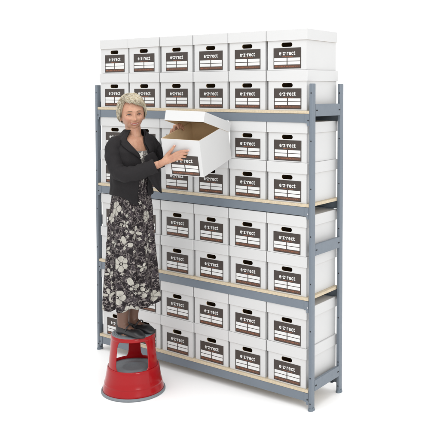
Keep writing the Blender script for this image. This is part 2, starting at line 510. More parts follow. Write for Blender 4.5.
# ---- head frame
HF = (RH * .36 + TH_ * .933).normalized()
HF = (HF + Vector((0, 0, -.08))).normalized()
HUP = (Vector((0, 0, 1)) - RH * .07); HUP = (HUP - HF * HUP.dot(HF)).normalized()
HX = HF.cross(HUP).normalized()      # to her right
HX = -HX if HX.dot(RH) < 0 else HX   # make it point to image right = her left
HC = P(.006, .016, 1.799)
def HP(x, y, z): return HC + HX * x + HF * y + HUP * z
def g2(x, z, cx, cz, sx, sz): return math.exp(-((x - cx) / sx) ** 2 - ((z - cz) / sz) ** 2)
def head_pt(d):
    x, y, z = d
    wx, wy, wz = .0755, .090, .107
    if z < 0: wx *= 1 - .26 * (-z) ** 1.8 + .26 * (-z) ** 4
    px, py, pz = x * wx, y * wy, z * wz
    if z > 0 and y < 0: py *= 1.04
    if z < -.2 and y < 0: py *= 1 - .45 * sstep(.2, 1, -z)
    if y > 0:
        f = sstep(.05, .5, y); k = 0
        ax = abs(px)
        k -= .0045 * g2(px, pz, 0, .000, .10, .018)                 # flatten face at eye level
        k -= .0125 * g2(ax, pz, .032, -.002, .016, .011)           # sockets
        k += .0045 * g2(ax, pz, .030, .017, .024, .007)            # brow
        k += .0225 * g2(px, pz, 0, -.036, .0090, .010) + .0120 * g2(px, pz, 0, -.016, .0075, .018)   # nose
        k += .0070 * g2(ax, pz, .012, -.039, .006, .006)
        k += .0095 * g2(ax, pz, .043, -.031, .018, .015)            # cheeks (smiling)
        for q_ in range(6):                                         # smile folds
            u_ = q_ / 5
            k -= .0034 * g2(ax, pz, .020 + .016 * u_, -.040 - .026 * u_, .0042, .0060)
        for q_ in (.044, .052):
            k -= .0016 * g2(px, pz, 0, q_, .030, .0022)
        k -= .0026 * g2(ax, pz, .030, -.019, .016, .0035)
        k += .0070 * g2(px, pz, 0, -.062, .026, .013)              # mouth mass
        k += .0120 * g2(px, pz, 0, -.092, .022, .012)              # chin
        k -= .0040 * g2(px, pz, 0, -.077, .018, .005)
        py += k * f
    return HP(px, py, pz)
bm = bmesh.new()
g = bmesh.ops.create_uvsphere(bm, u_segments=120, v_segments=80, radius=1)
for v in g['verts']: v.co = head_pt(v.co.copy())
# ears
for sx in (-1, 1):
    rot = Matrix((HX, HF, HUP)).transposed() @ Matrix.Rotation(sx * R(18), 3, 'Z') @ Matrix.Rotation(R(-12), 3, 'X')
    ellips(bm, HP(sx * .0760, -.012, -.018), (.008, .017, .029), 20, rot)
    ellips(bm, HP(sx * .0745, -.004, -.042), (.006, .008, .009), 14, rot)
# neck, shoulders, torso
chain(bm, [HP(0, -.022, -.045), P(.012, -.005, 1.67), P(.008, -.01, 1.62)], [.050, .048, .062])
chain(bm, [HP(0, .020, -.070), P(.026, .022, 1.65)], [.028, .036])
NB = P(.010, .0, 1.60)
ellips(bm, P(.014, .012, 1.560), (.125, .080, .105), 28, Matrix((BL, BF, Vector((0, 0, 1)))).transposed())
ellips(bm, P(.008, .0, 1.40), (.105, .075, .18), 28, Matrix((BL, BF, Vector((0, 0, 1)))).transposed())
ellips(bm, P(.0, .0, 1.20), (.112, .078, .13), 28, Matrix((BL, BF, Vector((0, 0, 1)))).transposed())
# collar bones / sternum hollow
chain(bm, [P(-.06, .085, 1.628), P(.030, .060, 1.612)], [.010, .008]); chain(bm, [P(.048, .055, 1.612), P(.105, -.05, 1.63)], [.008, .010])
# arms
RSH, REL, RWR = P(-.098, .112, 1.600), P(-.022, .195, 1.420), P(.196, .197, 1.484)
LSH, LEL, LWR = P(.096, -.110, 1.590), P(.170, -.060, 1.475), P(.256, .030, 1.632)
chain(bm, [P(-.088, .112, 1.585), P(-.088, .140, 1.53), P(-.060, .172, 1.455), P(-.008, .198, 1.427), P(.070, .204, 1.438), P(.140, .200, 1.462), RWR], [.034, .034, .033, .031, .031, .028, .0235])
chain(bm, [LSH, P(.128, -.112, 1.545), P(.160, -.085, 1.495), P(.195, -.048, 1.510), P(.232, -.015, 1.565), LWR], [.034, .033, .030, .028, .026, .022])
# legs
RK, RA = P(-.035, .060, .82), P(-.058, .045, .457)
LK, LA = P(.030, -.030, .82), P(-.010, -.050, .457)
chain(bm, [P(-.05, .05, 1.20), RK, P(-.052, .05, .66), RA], [.065, .044, .038, .026]); chain(bm, [P(.05, -.05, 1.20), LK, P(.010, -.040, .66), LA], [.065, .044, .038, .026])
FD = (RH * .86 + TH_ * .51).normalized()
for A, dz in ((RA, 0), (LA, 0)):
    chain(bm, [A, A + Vector((0, 0, -.040)) - FD * .014], [.028, .022])
    chain(bm, [A + Vector((0, 0, -.08)) + FD * .01, A + Vector((0, 0, -.050)) + FD * .11], [.020, .011])
# ---- right hand spread on the front of the open box
def finger(pts, rads): chain(bm, [P(*p) for p in pts], rads, 12)
palm_k = [(.318, .268, 1.561), (.322, .264, 1.547), (.318, .257, 1.533), (.308, .249, 1.520)]
for k in palm_k: chain(bm, [P(.214, .199, 1.489), P(*k)], [.0165, .0105], 12)
chain(bm, [P(.205, .197, 1.487), P(.262, .232, 1.518)], [.0225, .019], 14)
finger([(.228, .208, 1.503), (.262, .232, 1.550), (.287, .258, 1.578), (.309, .276, 1.606)], [.015, .0125, .0098, .0078])      # thumb
finger([palm_k[0], (.352, .287, 1.574), (.376, .301, 1.578), (.396, .311, 1.580)], [.0100, .0088, .0078, .0066])              # index
finger([palm_k[1], (.354, .289, 1.559), (.377, .298, 1.560), (.386, .290, 1.562)], [.0098, .0086, .0076, .0066])              # middle, bent into the hand hole
finger([palm_k[2], (.350, .284, 1.542), (.369, .288, 1.540), (.376, .281, 1.540)], [.0094, .0082, .0072, .0062])              # ring
finger([palm_k[3], (.335, .273, 1.526), (.350, .276, 1.523), (.356, .270, 1.522)], [.0085, .0075, .0066, .0058])              # little
# ---- left hand over the far side edge of the box
LH0 = LWR
for i, (o_, l_) in enumerate(((0, 1), (.017, 1.06), (.034, 1.0), (.049, .86))):
    b0 = LWR + RH * (.020 + o_ * .55) - TH_ * (o_ * .75 - .02) + Vector((0, 0, .048 * l_))
    b1 = b0 + Vector((0, 0, .036 * l_)) + RH * .004; b2 = b1 + RH * .022 + Vector((0, 0, .006)) + TH_ * .008; b3 = b2 + RH * .006 + Vector((0, 0, -.022 * l_)) + TH_ * .004
    chain(bm, [LWR, b0, b1, b2, b3], [.018, .0105, .0088, .0080, .0068], 12)
chain(bm, [LWR, LWR + RH * .004 + TH_ * .035 + Vector((0, 0, .035)), LWR + RH * .012 + TH_ * .055 + Vector((0, 0, .062))], [.016, .011, .0085], 12)
body = build_s('body', bm, M_skin, person)
md = body.modifiers.new('union', 'REMESH'); md.mode = 'VOXEL'; md.voxel_size = .0023; md.use_smooth_shade = True
md = body.modifiers.new('soft', 'SMOOTH'); md.factor = .5; md.iterations = 4

nt_ = M_skin.node_tree; b_ = nt_.nodes['Principled BSDF']; cur_ = b_.inputs['Base Color'].links[0].from_socket
tcz = nt_.nodes.new('ShaderNodeTexCoord')
for (zx, zy, zz_, rad_, col_, k_) in ((.043, .068, -.032, .026, (.50, .180, .125), .30), (-.043, .068, -.032, .026, (.50, .180, .125), .30), (0, .105, -.040, .016, (.47, .16, .11), .3),
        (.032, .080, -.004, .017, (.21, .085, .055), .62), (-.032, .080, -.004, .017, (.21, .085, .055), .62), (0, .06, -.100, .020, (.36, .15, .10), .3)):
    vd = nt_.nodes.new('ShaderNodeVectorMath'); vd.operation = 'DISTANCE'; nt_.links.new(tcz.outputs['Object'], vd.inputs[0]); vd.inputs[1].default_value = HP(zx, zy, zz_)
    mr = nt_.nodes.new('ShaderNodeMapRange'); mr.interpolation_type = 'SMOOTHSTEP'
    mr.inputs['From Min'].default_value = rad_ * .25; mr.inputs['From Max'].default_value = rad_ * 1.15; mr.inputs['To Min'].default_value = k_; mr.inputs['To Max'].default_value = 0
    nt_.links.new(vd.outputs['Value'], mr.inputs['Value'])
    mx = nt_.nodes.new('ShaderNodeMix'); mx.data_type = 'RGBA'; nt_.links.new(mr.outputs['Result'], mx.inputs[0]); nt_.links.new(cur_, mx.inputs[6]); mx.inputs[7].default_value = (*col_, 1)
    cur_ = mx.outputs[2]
nt_.links.new(cur_, b_.inputs['Base Color'])
# ---- nails
for tipp, nrm in (((.3990, .3145, 1.5835), (.2, .6, .7)), ((.309, .2845, 1.609), (-.4, .8, .3))):
    bm = bmesh.new()
    n_ = (RH * nrm[0] + TH_ * nrm[1] + Vector((0, 0, nrm[2]))).normalized()
    q = Vector((0, 0, 1)).rotation_difference(n_).to_matrix()
    ellips(bm, P(*tipp), (.0058, .0042, .0014), 12, q)
    build_s('nail', bm, M_nail, body)

# ---- eyes, brows, mouth
def face_surf(px, pz, out=0.):
    """point on the face front at head coordinates px, pz"""
    best = None
    z = pz / .107
    wx = .0755 * (1 - .26 * (-z) ** 1.8 + .26 * (-z) ** 4 if z < 0 else 1)
    x = px / wx; y = math.sqrt(max(0, 1 - x * x - z * z))
    return head_pt((x, y, z)) + HF * out
for sx in (-1, 1):
    c = face_surf(sx * .0320, -.0035) - HF * .0066
    bm = bmesh.new(); ellips(bm, c, (.0125, .0098, .0105), 24, Matrix((HX, HF, HUP)).transposed())
    eye = build_s('eye', bm, M_eye, body)
    bm = bmesh.new(); ellips(bm, c + HF * .0078 + HX * .0005, (.0058, .0030, .0058), 18, Matrix((HX, HF, HUP)).transposed())
    build_s('iris', bm, M_iris, eye)
    # lids
    bm = bmesh.new()
    pts = [face_surf(sx * .0320 + (i / 6 - 1) * .0155, -.0035 + .0074 * (1 - (i / 6 - 1) ** 2) - .0018, .0015) for i in range(13)]
    chain(bm, pts, [.0010 + .0020 * math.sin(PI * i / 12) for i in range(13)], 8)
    build_s('eyelid', bm, M_skin, body)
    bm = bmesh.new()
    pts = [p_ + HF * .0022 - HUP * .0016 for p_ in pts]
    chain(bm, pts, [.0011] * 13, 6)
    build_s('eyelash', bm, M_iris, body)
    bm = bmesh.new()
    pts = [face_surf(sx * .0320 + (i / 6 - 1) * .0155, -.0035 - .0060 * (1 - (i / 6 - 1) ** 2) + .0008, .0012) for i in range(13)]
    chain(bm, pts, [.0008 + .0014 * math.sin(PI * i / 12) for i in range(13)], 8)
    build_s('eyelid', bm, M_skin, body)
    bm = bmesh.new()
    pts = [face_surf(sx * (.014 + i * .0042), .0130 + .0050 * math.sin(PI * (i + 2) / 11), .0010) for i in range(9)]
    chain(bm, pts, [.0012, .0022, .0024, .0024, .0022, .0020, .0016, .0012, .0008], 8)
    build_s('eyebrow', bm, M_brow, body)
mc = -.063
def mouth_curve(top, n=14):
    out = []
    for i in range(n + 1):
        u = i / n * 2 - 1
        zc = mc + .0085 * u * u
        h = (.0030 if top else -.0072) * (1 - u * u)
        out.append(face_surf(u * .0300, zc + h, .0012))
    return out
def face_surf_mix(a_, b_, u_): return a_.lerp(b_, u_) + HF * (.0018 + .0022 * math.sin(PI * u_))
bm = bmesh.new()
A_, B_ = mouth_curve(True), mouth_curve(False)
vr = [[bm.verts.new(face_surf_mix(a_, b_, k_ / 5)) for a_, b_ in zip(A_, B_)] for k_ in range(6)]
for k_ in range(5):
    for i in range(len(A_) - 1): bm.faces.new((vr[k_][i], vr[k_][i + 1], vr[k_ + 1][i + 1], vr[k_ + 1][i]))
build_s('teeth', bm, M_teeth, body)
for top in (True, False):
    bm = bmesh.new()
    chain(bm, [q_ + HF * .0028 for q_ in mouth_curve(top)], [.0009 + (.0014 if top else .0022) * math.sin(PI * i / 14) for i in range(15)], 8)
    build_s('lip', bm, M_lip, body)
# smile folds are in the skin: soft creases beside the nose
# ---- hair: a short layered cut built from many small curved locks over a cap
M_hair = mat('blonde_grey_hair', (.47, .40, .27), .5, noise_amt=.35, noise_scale=60)
M_hair2 = mat('blonde_hair_dark_lock', (.27, .215, .145), .55, noise_amt=.3, noise_scale=60)
M_hair3 = mat('blonde_hair_pale_lock', (.58, .54, .44), .5, noise_amt=.2, noise_scale=60)
def hair_line(az):
    """lowest hair elevation (radians) for an azimuth measured from the face"""
    a = abs(az)
    if a < R(50): return R(36) - R(11) * math.sin(az * 1.6)
    if a < R(78):
        s0 = R(36) - R(11) * math.sin(math.copysign(R(50), az) * 1.6)
        return s0 + (R(-12) - s0) * sstep(R(50), R(78), a)
    if a < R(115): return R(-12) + (R(-24) - R(-12)) * sstep(R(78), R(115), a)
    return R(-24) + (R(-42) - R(-24)) * sstep(R(115), R(160), a)
def hair_r(az, el):
    d = Vector((math.sin(az) * math.cos(el), math.cos(az) * math.cos(el), math.sin(el)))
    base = Vector((d.x * .0770, d.y * .094 * (1.04 if d.y < 0 else 1), d.z * .108))
    lift = .004 + .008 * max(0, d.z) + .006 * max(0, -d.y) + .005 * max(0, -d.x)
    lift += .007 * sstep(.2, .9, d.y) * sstep(.3, .7, d.z)
    return base, d, lift
bm = bmesh.new()
NA, NE = 72, 26
grid = []
for j in range(NE + 1):
    row = []
    for i in range(NA):
        az = 2 * PI * i / NA - PI
        lo_ = hair_line(az); el = lo_ + (PI / 2 - lo_) * j / NE
        b_, d, lift = hair_r(az, min(el, R(89.5)))
        nn = noise.noise(Vector((math.sin(az) * 3, math.cos(az) * 3, el * 4))) * .004
        k = lift * min(1, .15 + j / 4) + nn
        v = b_ + d * (k - .001); row.append(bm.verts.new(HP(*v)))
    grid.append(row)
for j in range(NE):
    for i in range(NA): bm.faces.new((grid[j][i], grid[j][(i + 1) % NA], grid[j + 1][(i + 1) % NA], grid[j + 1][i]))
hair = build_s('hair', bm, M_hair2, person)
rh_ = random.Random(5)
bm = bmesh.new()
for k in range(5200):
    az = rh_.uniform(-PI, PI); lo_ = hair_line(az)
    el0 = math.asin(rh_.uniform(math.sin(lo_ + .05), .999))
    mi = rh_.choice((0, 0, 0, 1, 2, 2))
    if el0 < R(15) and rh_.random() < .5: mi = 1
    # flow: swept from the parting (her right, image left) over the forehead and down the sides
    saz = az; sel = el0; L = rh_.uniform(.30, .55); n = 6; off0 = rh_.uniform(-.001, .004)
    wv = rh_.uniform(-.25, .25)
    wdt = rh_.uniform(.0006, .0014)
    prev = None; pl = []; stop_ = R(rh_.uniform(-8, 11)) if abs(az) < 1.2 else R(rh_.uniform(0, 9))
    for i in range(n + 1):
        u = i / n
        b_, d, lift = hair_r(saz, sel)
        kk = lift + off0 + .0045 * math.sin(PI * u) + .003 * u * (1 if rh_.random() < .9 else 2)
        if sel < hair_line(saz) + .05: kk = max(.004, kk - .004)
        pl.append((HP(*(b_ + d * kk)), d))
        front = math.cos(saz) > .2 and sel > R(25)
        if front: saz += (.10 + .30 * wv + .06) / max(.35, math.cos(sel)) * L * .9; sel -= L * .10
        else: sel -= L * .16; saz += wv * .12
        sel = min(max(sel, -R(58)), R(88))
        if sel < hair_line(saz) - stop_: break
    if len(pl) < 3: continue
    m_ = len(pl)
    vs = []
    for i, (p_, d) in enumerate(pl):
        t_ = (pl[min(i + 1, m_ - 1)][0] - pl[max(i - 1, 0)][0]).normalized()
        dn = (HX * d.x + HF * d.y + HUP * d.z).normalized()
        sd = t_.cross(dn).normalized()
        ww = wdt * (math.sin(PI * (.15 + .80 * i / (m_ - 1)))) + .0002
        vs.append([bm.verts.new(p_ - sd * ww - dn * ww * .5), bm.verts.new(p_ + dn * ww * .7), bm.verts.new(p_ + sd * ww - dn * ww * .5)])
    for i in range(m_ - 1):
        for a, b in ((0, 1), (1, 2), (2, 0)):
            f = bm.faces.new((vs[i][a], vs[i][b], vs[i + 1][b], vs[i + 1][a])); f.material_index = mi
build_s('hair_locks', bm, [M_hair, M_hair2, M_hair3], hair)

# ---- loft helper for clothes
def ring_pt(cs, ct, z, a, b, th, ex=2.3):
    """th from straight ahead (0) towards her left (+)"""
    c, s = math.cos(th), math.sin(th)
    cc = math.copysign(abs(c) ** (2 / ex), c); ss = math.copysign(abs(s) ** (2 / ex), s)
    return P(cs, ct, z) + BF * (b * cc) + BL * (a * ss)
# blouse / top seen between the jacket fronts
def pattern_mat(name, ground, line, flower, fscale, dens, blooms=()):
    M = bpy.data.materials.new(name); M.use_nodes = True
    nt = M.node_tree; N = nt.nodes; Lk = nt.links; b = N['Principled BSDF']
    b.inputs['Roughness'].default_value = .75; b.inputs['Specular IOR Level'].default_value = .25
    uv = N.new('ShaderNodeTexCoord')
    def math_(op, a, b_=None, c=None):
        n = N.new('ShaderNodeMath'); n.operation = op
        for i, x in enumerate((a, b_, c)):
            if x is None: continue
            if hasattr(x, 'links') or hasattr(x, 'is_linked'): Lk.new(x, n.inputs[i])
            else: n.inputs[i].default_value = x
        return n.outputs[0]
    def mix(f, a, b_):
        n = N.new('ShaderNodeMix'); n.data_type = 'RGBA'; Lk.new(f, n.inputs[0])
        for i, x in ((6, a), (7, b_)):
            if hasattr(x, 'is_linked'): Lk.new(x, n.inputs[i])
            else: n.inputs[i].default_value = (*x, 1)
        return n.outputs[2]
    # thin cream line work: warped voronoi edges at two scales
    nz = N.new('ShaderNodeTexNoise'); nz.noise_dimensions = '2D'; nz.inputs['Scale'].default_value = 14
    Lk.new(uv.outputs['UV'], nz.inputs['Vector'])
    wv = N.new('ShaderNodeMixRGB'); wv.blend_type = 'LINEAR_LIGHT'; wv.inputs[0].default_value = .018
    Lk.new(uv.outputs['UV'], wv.inputs[1]); Lk.new(nz.outputs['Color'], wv.inputs[2])
    def edges(sc, thr):
        v = N.new('ShaderNodeTexVoronoi'); v.voronoi_dimensions = '2D'; v.feature = 'DISTANCE_TO_EDGE'; v.inputs['Scale'].default_value = sc
        Lk.new(wv.outputs[0], v.inputs['Vector'])
        return math_('LESS_THAN', v.outputs['Distance'], thr)
    e = math_('MAXIMUM', edges(72, .040), edges(40, .024))
    n5 = N.new('ShaderNodeTexNoise'); n5.noise_dimensions = '2D'; n5.inputs['Scale'].default_value = 38; n5.inputs['Detail'].default_value = 3; Lk.new(uv.outputs['UV'], n5.inputs['Vector'])
    e = math_('MULTIPLY', e, math_('GREATER_THAN', n5.outputs['Fac'], .47))
    # speckled leaves
    v2 = N.new('ShaderNodeTexVoronoi'); v2.voronoi_dimensions = '2D'; v2.inputs['Scale'].default_value = 52; Lk.new(wv.outputs[0], v2.inputs['Vector'])
    sp = N.new('ShaderNodeSeparateColor'); Lk.new(v2.outputs['Color'], sp.inputs[0])
    leaf = math_('MULTIPLY', math_('GREATER_THAN', sp.outputs[0], .90), math_('LESS_THAN', v2.outputs['Distance'], .34))
    def flowers(sc, seed, th, rad, npet, cut, elong=0.):
        mp = N.new('ShaderNodeMapping'); mp.inputs['Location'].default_value = (seed, seed * 1.7, 0); mp.inputs['Scale'].default_value = (sc, sc, 1)
        Lk.new(uv.outputs['UV'], mp.inputs['Vector'])
        v = N.new('ShaderNodeTexVoronoi'); v.voronoi_dimensions = '2D'; v.inputs['Scale'].default_value = 1; v.inputs['Randomness'].default_value = .72
        Lk.new(mp.outputs[0], v.inputs['Vector'])
        sub = N.new('ShaderNodeVectorMath'); sub.operation = 'SUBTRACT'; Lk.new(mp.outputs[0], sub.inputs[0]); Lk.new(v.outputs['Position'], sub.inputs[1])
        sx = N.new('ShaderNodeSeparateXYZ'); Lk.new(sub.outputs[0], sx.inputs[0])
        ang = math_('ARCTAN2', sx.outputs[1], sx.outputs[0])
        c = N.new('ShaderNodeSeparateColor'); Lk.new(v.outputs['Color'], c.inputs[0])
        ang = math_('ADD', ang, math_('MULTIPLY', c.outputs[1], 6.28))
        pet = math_('POWER', math_('ABSOLUTE', math_('COSINE', math_('MULTIPLY', ang, npet / 2))), cut)
        rr = math_('MULTIPLY', math_('ADD', math_('MULTIPLY', pet, .55), .45 - elong), rad)
        inside = math_('LESS_THAN', v.outputs['Distance'], rr)
        keep = math_('GREATER_THAN', c.outputs[0], th)
        core = math_('GREATER_THAN', v.outputs['Distance'], rad * .13)
        vein = math_('GREATER_THAN', math_('ABSOLUTE', math_('SINE', math_('MULTIPLY', ang, npet / 2))), .07)
        return math_('MULTIPLY', math_('MULTIPLY', inside, keep), math_('MULTIPLY', core, math_('MAXIMUM', vein, math_('GREATER_THAN', v.outputs['Distance'], rad * .6))))
    sxy = N.new('ShaderNodeSeparateXYZ'); Lk.new(uv.outputs['UV'], sxy.inputs[0])
    fm = None
    for (fu, fv, rad, npet, rot_) in blooms:
        dx = math_('SUBTRACT', sxy.outputs[0], fu); dy = math_('SUBTRACT', sxy.outputs[1], fv)
        dist = math_('SQRT', math_('ADD', math_('MULTIPLY', dx, dx), math_('MULTIPLY', dy, dy)))
        ang = math_('ADD', math_('ARCTAN2', dy, dx), rot_)
        pc = math_('ABSOLUTE', math_('COSINE', math_('MULTIPLY', ang, abs(npet) / 2)))
        if npet > 4: rr = math_('MULTIPLY', math_('ADD', math_('MULTIPLY', math_('POWER', pc, .5), .38), .62), rad)
        else: rr = math_('MULTIPLY', math_('POWER', pc, 1.6), rad * 1.15)
        if npet == 3:   # a spray of three leaves points upwards only
            rr = math_('MULTIPLY', rr, math_('ADD', .72, math_('MULTIPLY', math_('SINE', ang), .28)))
        ins = math_('LESS_THAN', dist, rr)
        core = math_('GREATER_THAN', math_('ABSOLUTE', math_('SUBTRACT', dist, rad * .17)), rad * .06)
        vein = math_('MAXIMUM', math_('GREATER_THAN', pc, .16), math_('LESS_THAN', dist, rad * .2))
        k_ = math_('MULTIPLY', ins, math_('MULTIPLY', core, vein))
        fm = k_ if fm is None else math_('MAXIMUM', fm, k_)
    f1 = fm if fm is not None else flowers(fscale, 3.1, dens, .36, 5, .6)
    f2 = flowers(22, 8.3, .74, .34, 4, 1.0, .25)
    n3 = N.new('ShaderNodeTexNoise'); n3.noise_dimensions = '2D'; n3.inputs['Scale'].default_value = 30; Lk.new(uv.outputs['UV'], n3.inputs['Vector'])
    gcol = mix(math_('GREATER_THAN', n3.outputs['Fac'], .56), ground, tuple(min(1, x * 2.4 + .012) for x in ground))
    c1 = mix(e, gcol, line)
    c2 = mix(leaf, c1, tuple(x * .9 for x in line))
    n4 = N.new('ShaderNodeTexNoise'); n4.noise_dimensions = '2D'; n4.inputs['Scale'].default_value = 55; n4.inputs['Detail'].default_value = 5; Lk.new(uv.outputs['UV'], n4.inputs['Vector'])
    c3 = mix(math_('MAXIMUM', f1, f2), c2, mix(n4.outputs['Fac'], tuple(x * .55 for x in flower), tuple(min(1, x * 1.3) for x in flower)))
    Lk.new(c3, b.inputs['Base Color'])
    return M
BL_ = [(122, 203, 8.5, 5), (116.5, 213, 6, 5), (142, 227, 6.5, 4), (133, 239, 10, 3), (127.5, 257, 8.5, 6), (139.5, 281, 10, 3), (124, 290, 8, 5), (134, 306, 6.5, 5), (143, 307, 6, 5), (113, 268, 5, 4), (112, 289, 6, 4),
       (149, 288, 5.5, 4), (150, 212, 6, 5), (120, 237, 4.5, 4), (158, 296, 7, 5), (148, 262, 4.5, 4), (152, 245, 6, 4), (112, 246, 5, 4), (107, 304, 5, 5), (133, 218, 4, 4)]
blooms = []
for k_, (bx, by, br, bn) in enumerate(BL_):
    zz = (389.5 - by) / 154.4 * .985 + .01; rad_ = lerp_tab([(.5, .185), (.72, .165), (.91, .151), (1.1, .137), (1.3, .115)], zz)[0]
    br *= .9
    blooms.append((.5 + math.asin(max(-.97, min(.97, (bx - 132.3) / 154 / rad_))) / (2 * PI), zz - .5, br / 154, bn, (k_ * 1.7) % 6.28 if bn > 3 else 0.0))
rb_ = random.Random(4)
for k_ in range(10): blooms.append((rb_.choice((rb_.uniform(.02, .25), rb_.uniform(.75, .98))), .08 + k_ * .07, rb_.uniform(.03, .055), rb_.choice((4, 5, 5)), rb_.uniform(0, 6)))
M_skirt = pattern_mat('floral_skirt_print', (.009, .006, .0075), (.22, .195, .185), (.37, .355, .315), 7.6, .30, blooms)
M_blouse = pattern_mat('floral_blouse_print', (.16, .15, .14), (.38, .37, .34), (.62, .60, .55), 14, .1)
def loft(name, rows, mats, parent, closed=True, uvw=None, thick=0, sub=0):
    bm = bmesh.new(); uvl = bm.loops.layers.uv.new('UVMap')
    g = [[bm.verts.new(p_) for p_ in r_] for r_ in rows]
    n = len(g[0])
    for j in range(len(g) - 1):
        for i in range(n if closed else n - 1):
            k = (i + 1) % n
            f = bm.faces.new((g[j][i], g[j][k], g[j + 1][k], g[j + 1][i]))
            if uvw:
                for lp, (ii, jj) in zip(f.loops, ((i, j), (i + 1, j), (i + 1, j + 1), (i, j + 1))): lp[uvl].uv = uvw(ii, jj)
    o = build(name, bm, mats, parent, True)
    if thick:
        md = o.modifiers.new('thick', 'SOLIDIFY'); md.thickness = thick; md.offset = 0
    if sub:
        md = o.modifiers.new('sub', 'SUBSURF'); md.levels = sub; md.render_levels = sub
    return o
TB = [  # z, cs, ct, a, b   (top body)
    (1.18, -.004, .0, .148, .112), (1.26, -.004, .0, .136, .100), (1.33, -.002, .004, .124, .092), (1.42, .004, .008, .130, .100), (1.50, .008, .012, .142, .112), (1.56, .010, .010, .148, .104),
    (1.600, .010, .004, .144, .086), (1.632, .011, .0, .124, .070), (1.660, .013, -.004, .080, .058), (1.690, .015, -.008, .050, .050)]
rows_ = []
for j in range(26):
    z = 1.43 + j * .0060; cs, ct, a, b = lerp_tab(TB, z)
    row = []
    for i in range(64):
        th = 2 * PI * i / 64
        zz = z - (.035 * sstep(.85, 1, j / 25) * max(0, math.cos(th)) if j > 20 else 0)
        row.append(ring_pt(cs, ct, zz, a - .006, b - .004 + .002 * noise.noise(Vector((th * 3, z * 14, 0))), th))
    rows_.append(row)
loft('blouse', rows_, M_blouse, person, True, lambda i, j: (i / 64 * .8, j * .0060), .002)
# ---- jacket body: an open front with its edges following the photographed V
EDGE = [  # z, right edge angle, left edge angle (degrees from straight ahead)
    (1.20, -8, 24), (1.30, -8, 20), (1.40, -7, 16), (1.50, -5, 13), (1.545, -12, 11), (1.58, -22, 8), (1.605, -30, 5), (1.640, -46, 8), (1.690, -60, 34)]
def jacket_pt(z, th, out=0):
    cs, ct, a, b = lerp_tab(TB, z)
    bulge = .010 + .006 * noise.noise(Vector((th * 2.2, z * 9, 3.3))) + .004 * noise.noise(Vector((th * 5, z * 22, 8)))
    flare = .006 * sstep(1.34, 1.20, z) if z < 1.34 else 0
    return ring_pt(cs, ct, z, a + bulge + flare + out, b + bulge + flare + out, th)
rows_ = []
NZ = 40
for j in range(NZ + 1):
    u = j / NZ
    row = []
    for i in range(73):
        v = i / 72
        # hem: lower at the front right corner
        hem = 1.283
        z = hem + (1.690 - hem) * u
        er, el = lerp_tab(EDGE, z)
        th = R(er) - (2 * PI - R(el) + R(er)) * v * 1.0
        # from right edge, round the back, to the left edge
        th = R(er) - v * (2 * PI - (R(el) - R(er)))
        dz = -.066 * math.exp(-((v) / .10) ** 2) * (1 - u) ** 3 - .012 * math.exp(-((1 - v) / .10) ** 2) * (1 - u) ** 3
        p_ = jacket_pt(z, th)
        row.append(p_ + Vector((0, 0, dz)))
    rows_.append(row)
jacket = loft('jacket', rows_, M_jacket, person, False, None, .004)
# shoulders fill so that sleeves set in smoothly
def tube(name, path, rads, parent, mats, n=28, wr=.004, seed=1., flat=1.0, caps=False, thick=.003):
    """sleeve along a smooth path with soft creases"""
    M_ = len(path); bm = bmesh.new(); rings = []
    K = 10; pts = []; rr = []
    for i in range(M_ - 1):
        p0 = path[max(i - 1, 0)]; p1 = path[i]; p2 = path[i + 1]; p3 = path[min(i + 2, M_ - 1)]
        for k in range(K):
            u = k / K
            pts.append(.5 * ((2 * p1) + (p2 - p0) * u + (2 * p0 - 5 * p1 + 4 * p2 - p3) * u * u + (3 * p1 - p0 - 3 * p2 + p3) * u ** 3))
            rr.append(rads[i] + (rads[i + 1] - rads[i]) * (u * u * (3 - 2 * u)))
    pts.append(path[-1]); rr.append(rads[-1])
    nrm = None
    for i, p_ in enumerate(pts):
        t_ = (pts[min(i + 1, len(pts) - 1)] - pts[max(i - 1, 0)]).normalized()
        if nrm is None: nrm = t_.orthogonal().normalized()
        nrm = (nrm - t_ * nrm.dot(t_)).normalized(); bi = t_.cross(nrm)
        ring = []
        for k in range(n):
            a = 2 * PI * k / n
            d = nrm * math.cos(a) + bi * math.sin(a)
            w_ = wr * (noise.noise(Vector((d.x * 1.6, d.y * 1.6, d.z * 1.6)) + Vector((0, 0, i * .21 + seed * 7))) + .6 * math.sin(i * .9 + 2.2 * math.cos(a + seed)) * .5)
            ring.append(bm.verts.new(p_ + d * (rr[i] + w_)))
        rings.append(ring)
    for i in range(len(rings) - 1):
        for k in range(n): bm.faces.new((rings[i][k], rings[i][(k + 1) % n], rings[i + 1][(k + 1) % n], rings[i + 1][k]))
    if caps: bm.faces.new(rings[0]); bm.faces.new(rings[-1])
    o = build(name, bm, mats, parent, True)
    if thick:
        md = o.modifiers.new('thick', 'SOLIDIFY'); md.thickness = thick; md.offset = -1
    return o
tube('sleeve', [P(-.040, .060, 1.622), P(-.088, .112, 1.596), P(-.092, .140, 1.53), P(-.062, .172, 1.452), P(-.008, .200, 1.424), P(.070, .205, 1.436), P(.130, .200, 1.457), P(.184, .196, 1.480)],
     [.034, .050, .049, .049, .049, .047, .044, .042], jacket, M_jacket, wr=.006)
tube('sleeve', [P(.050, -.060, 1.624), P(.096, -.112, 1.594), P(.128, -.115, 1.545), P(.160, -.085, 1.490), P(.195, -.048, 1.510), P(.232, -.015, 1.565), P(.262, .012, 1.615)],
     [.036, .054, .054, .052, .048, .043, .038], jacket, M_jacket, wr=.005, seed=2.)
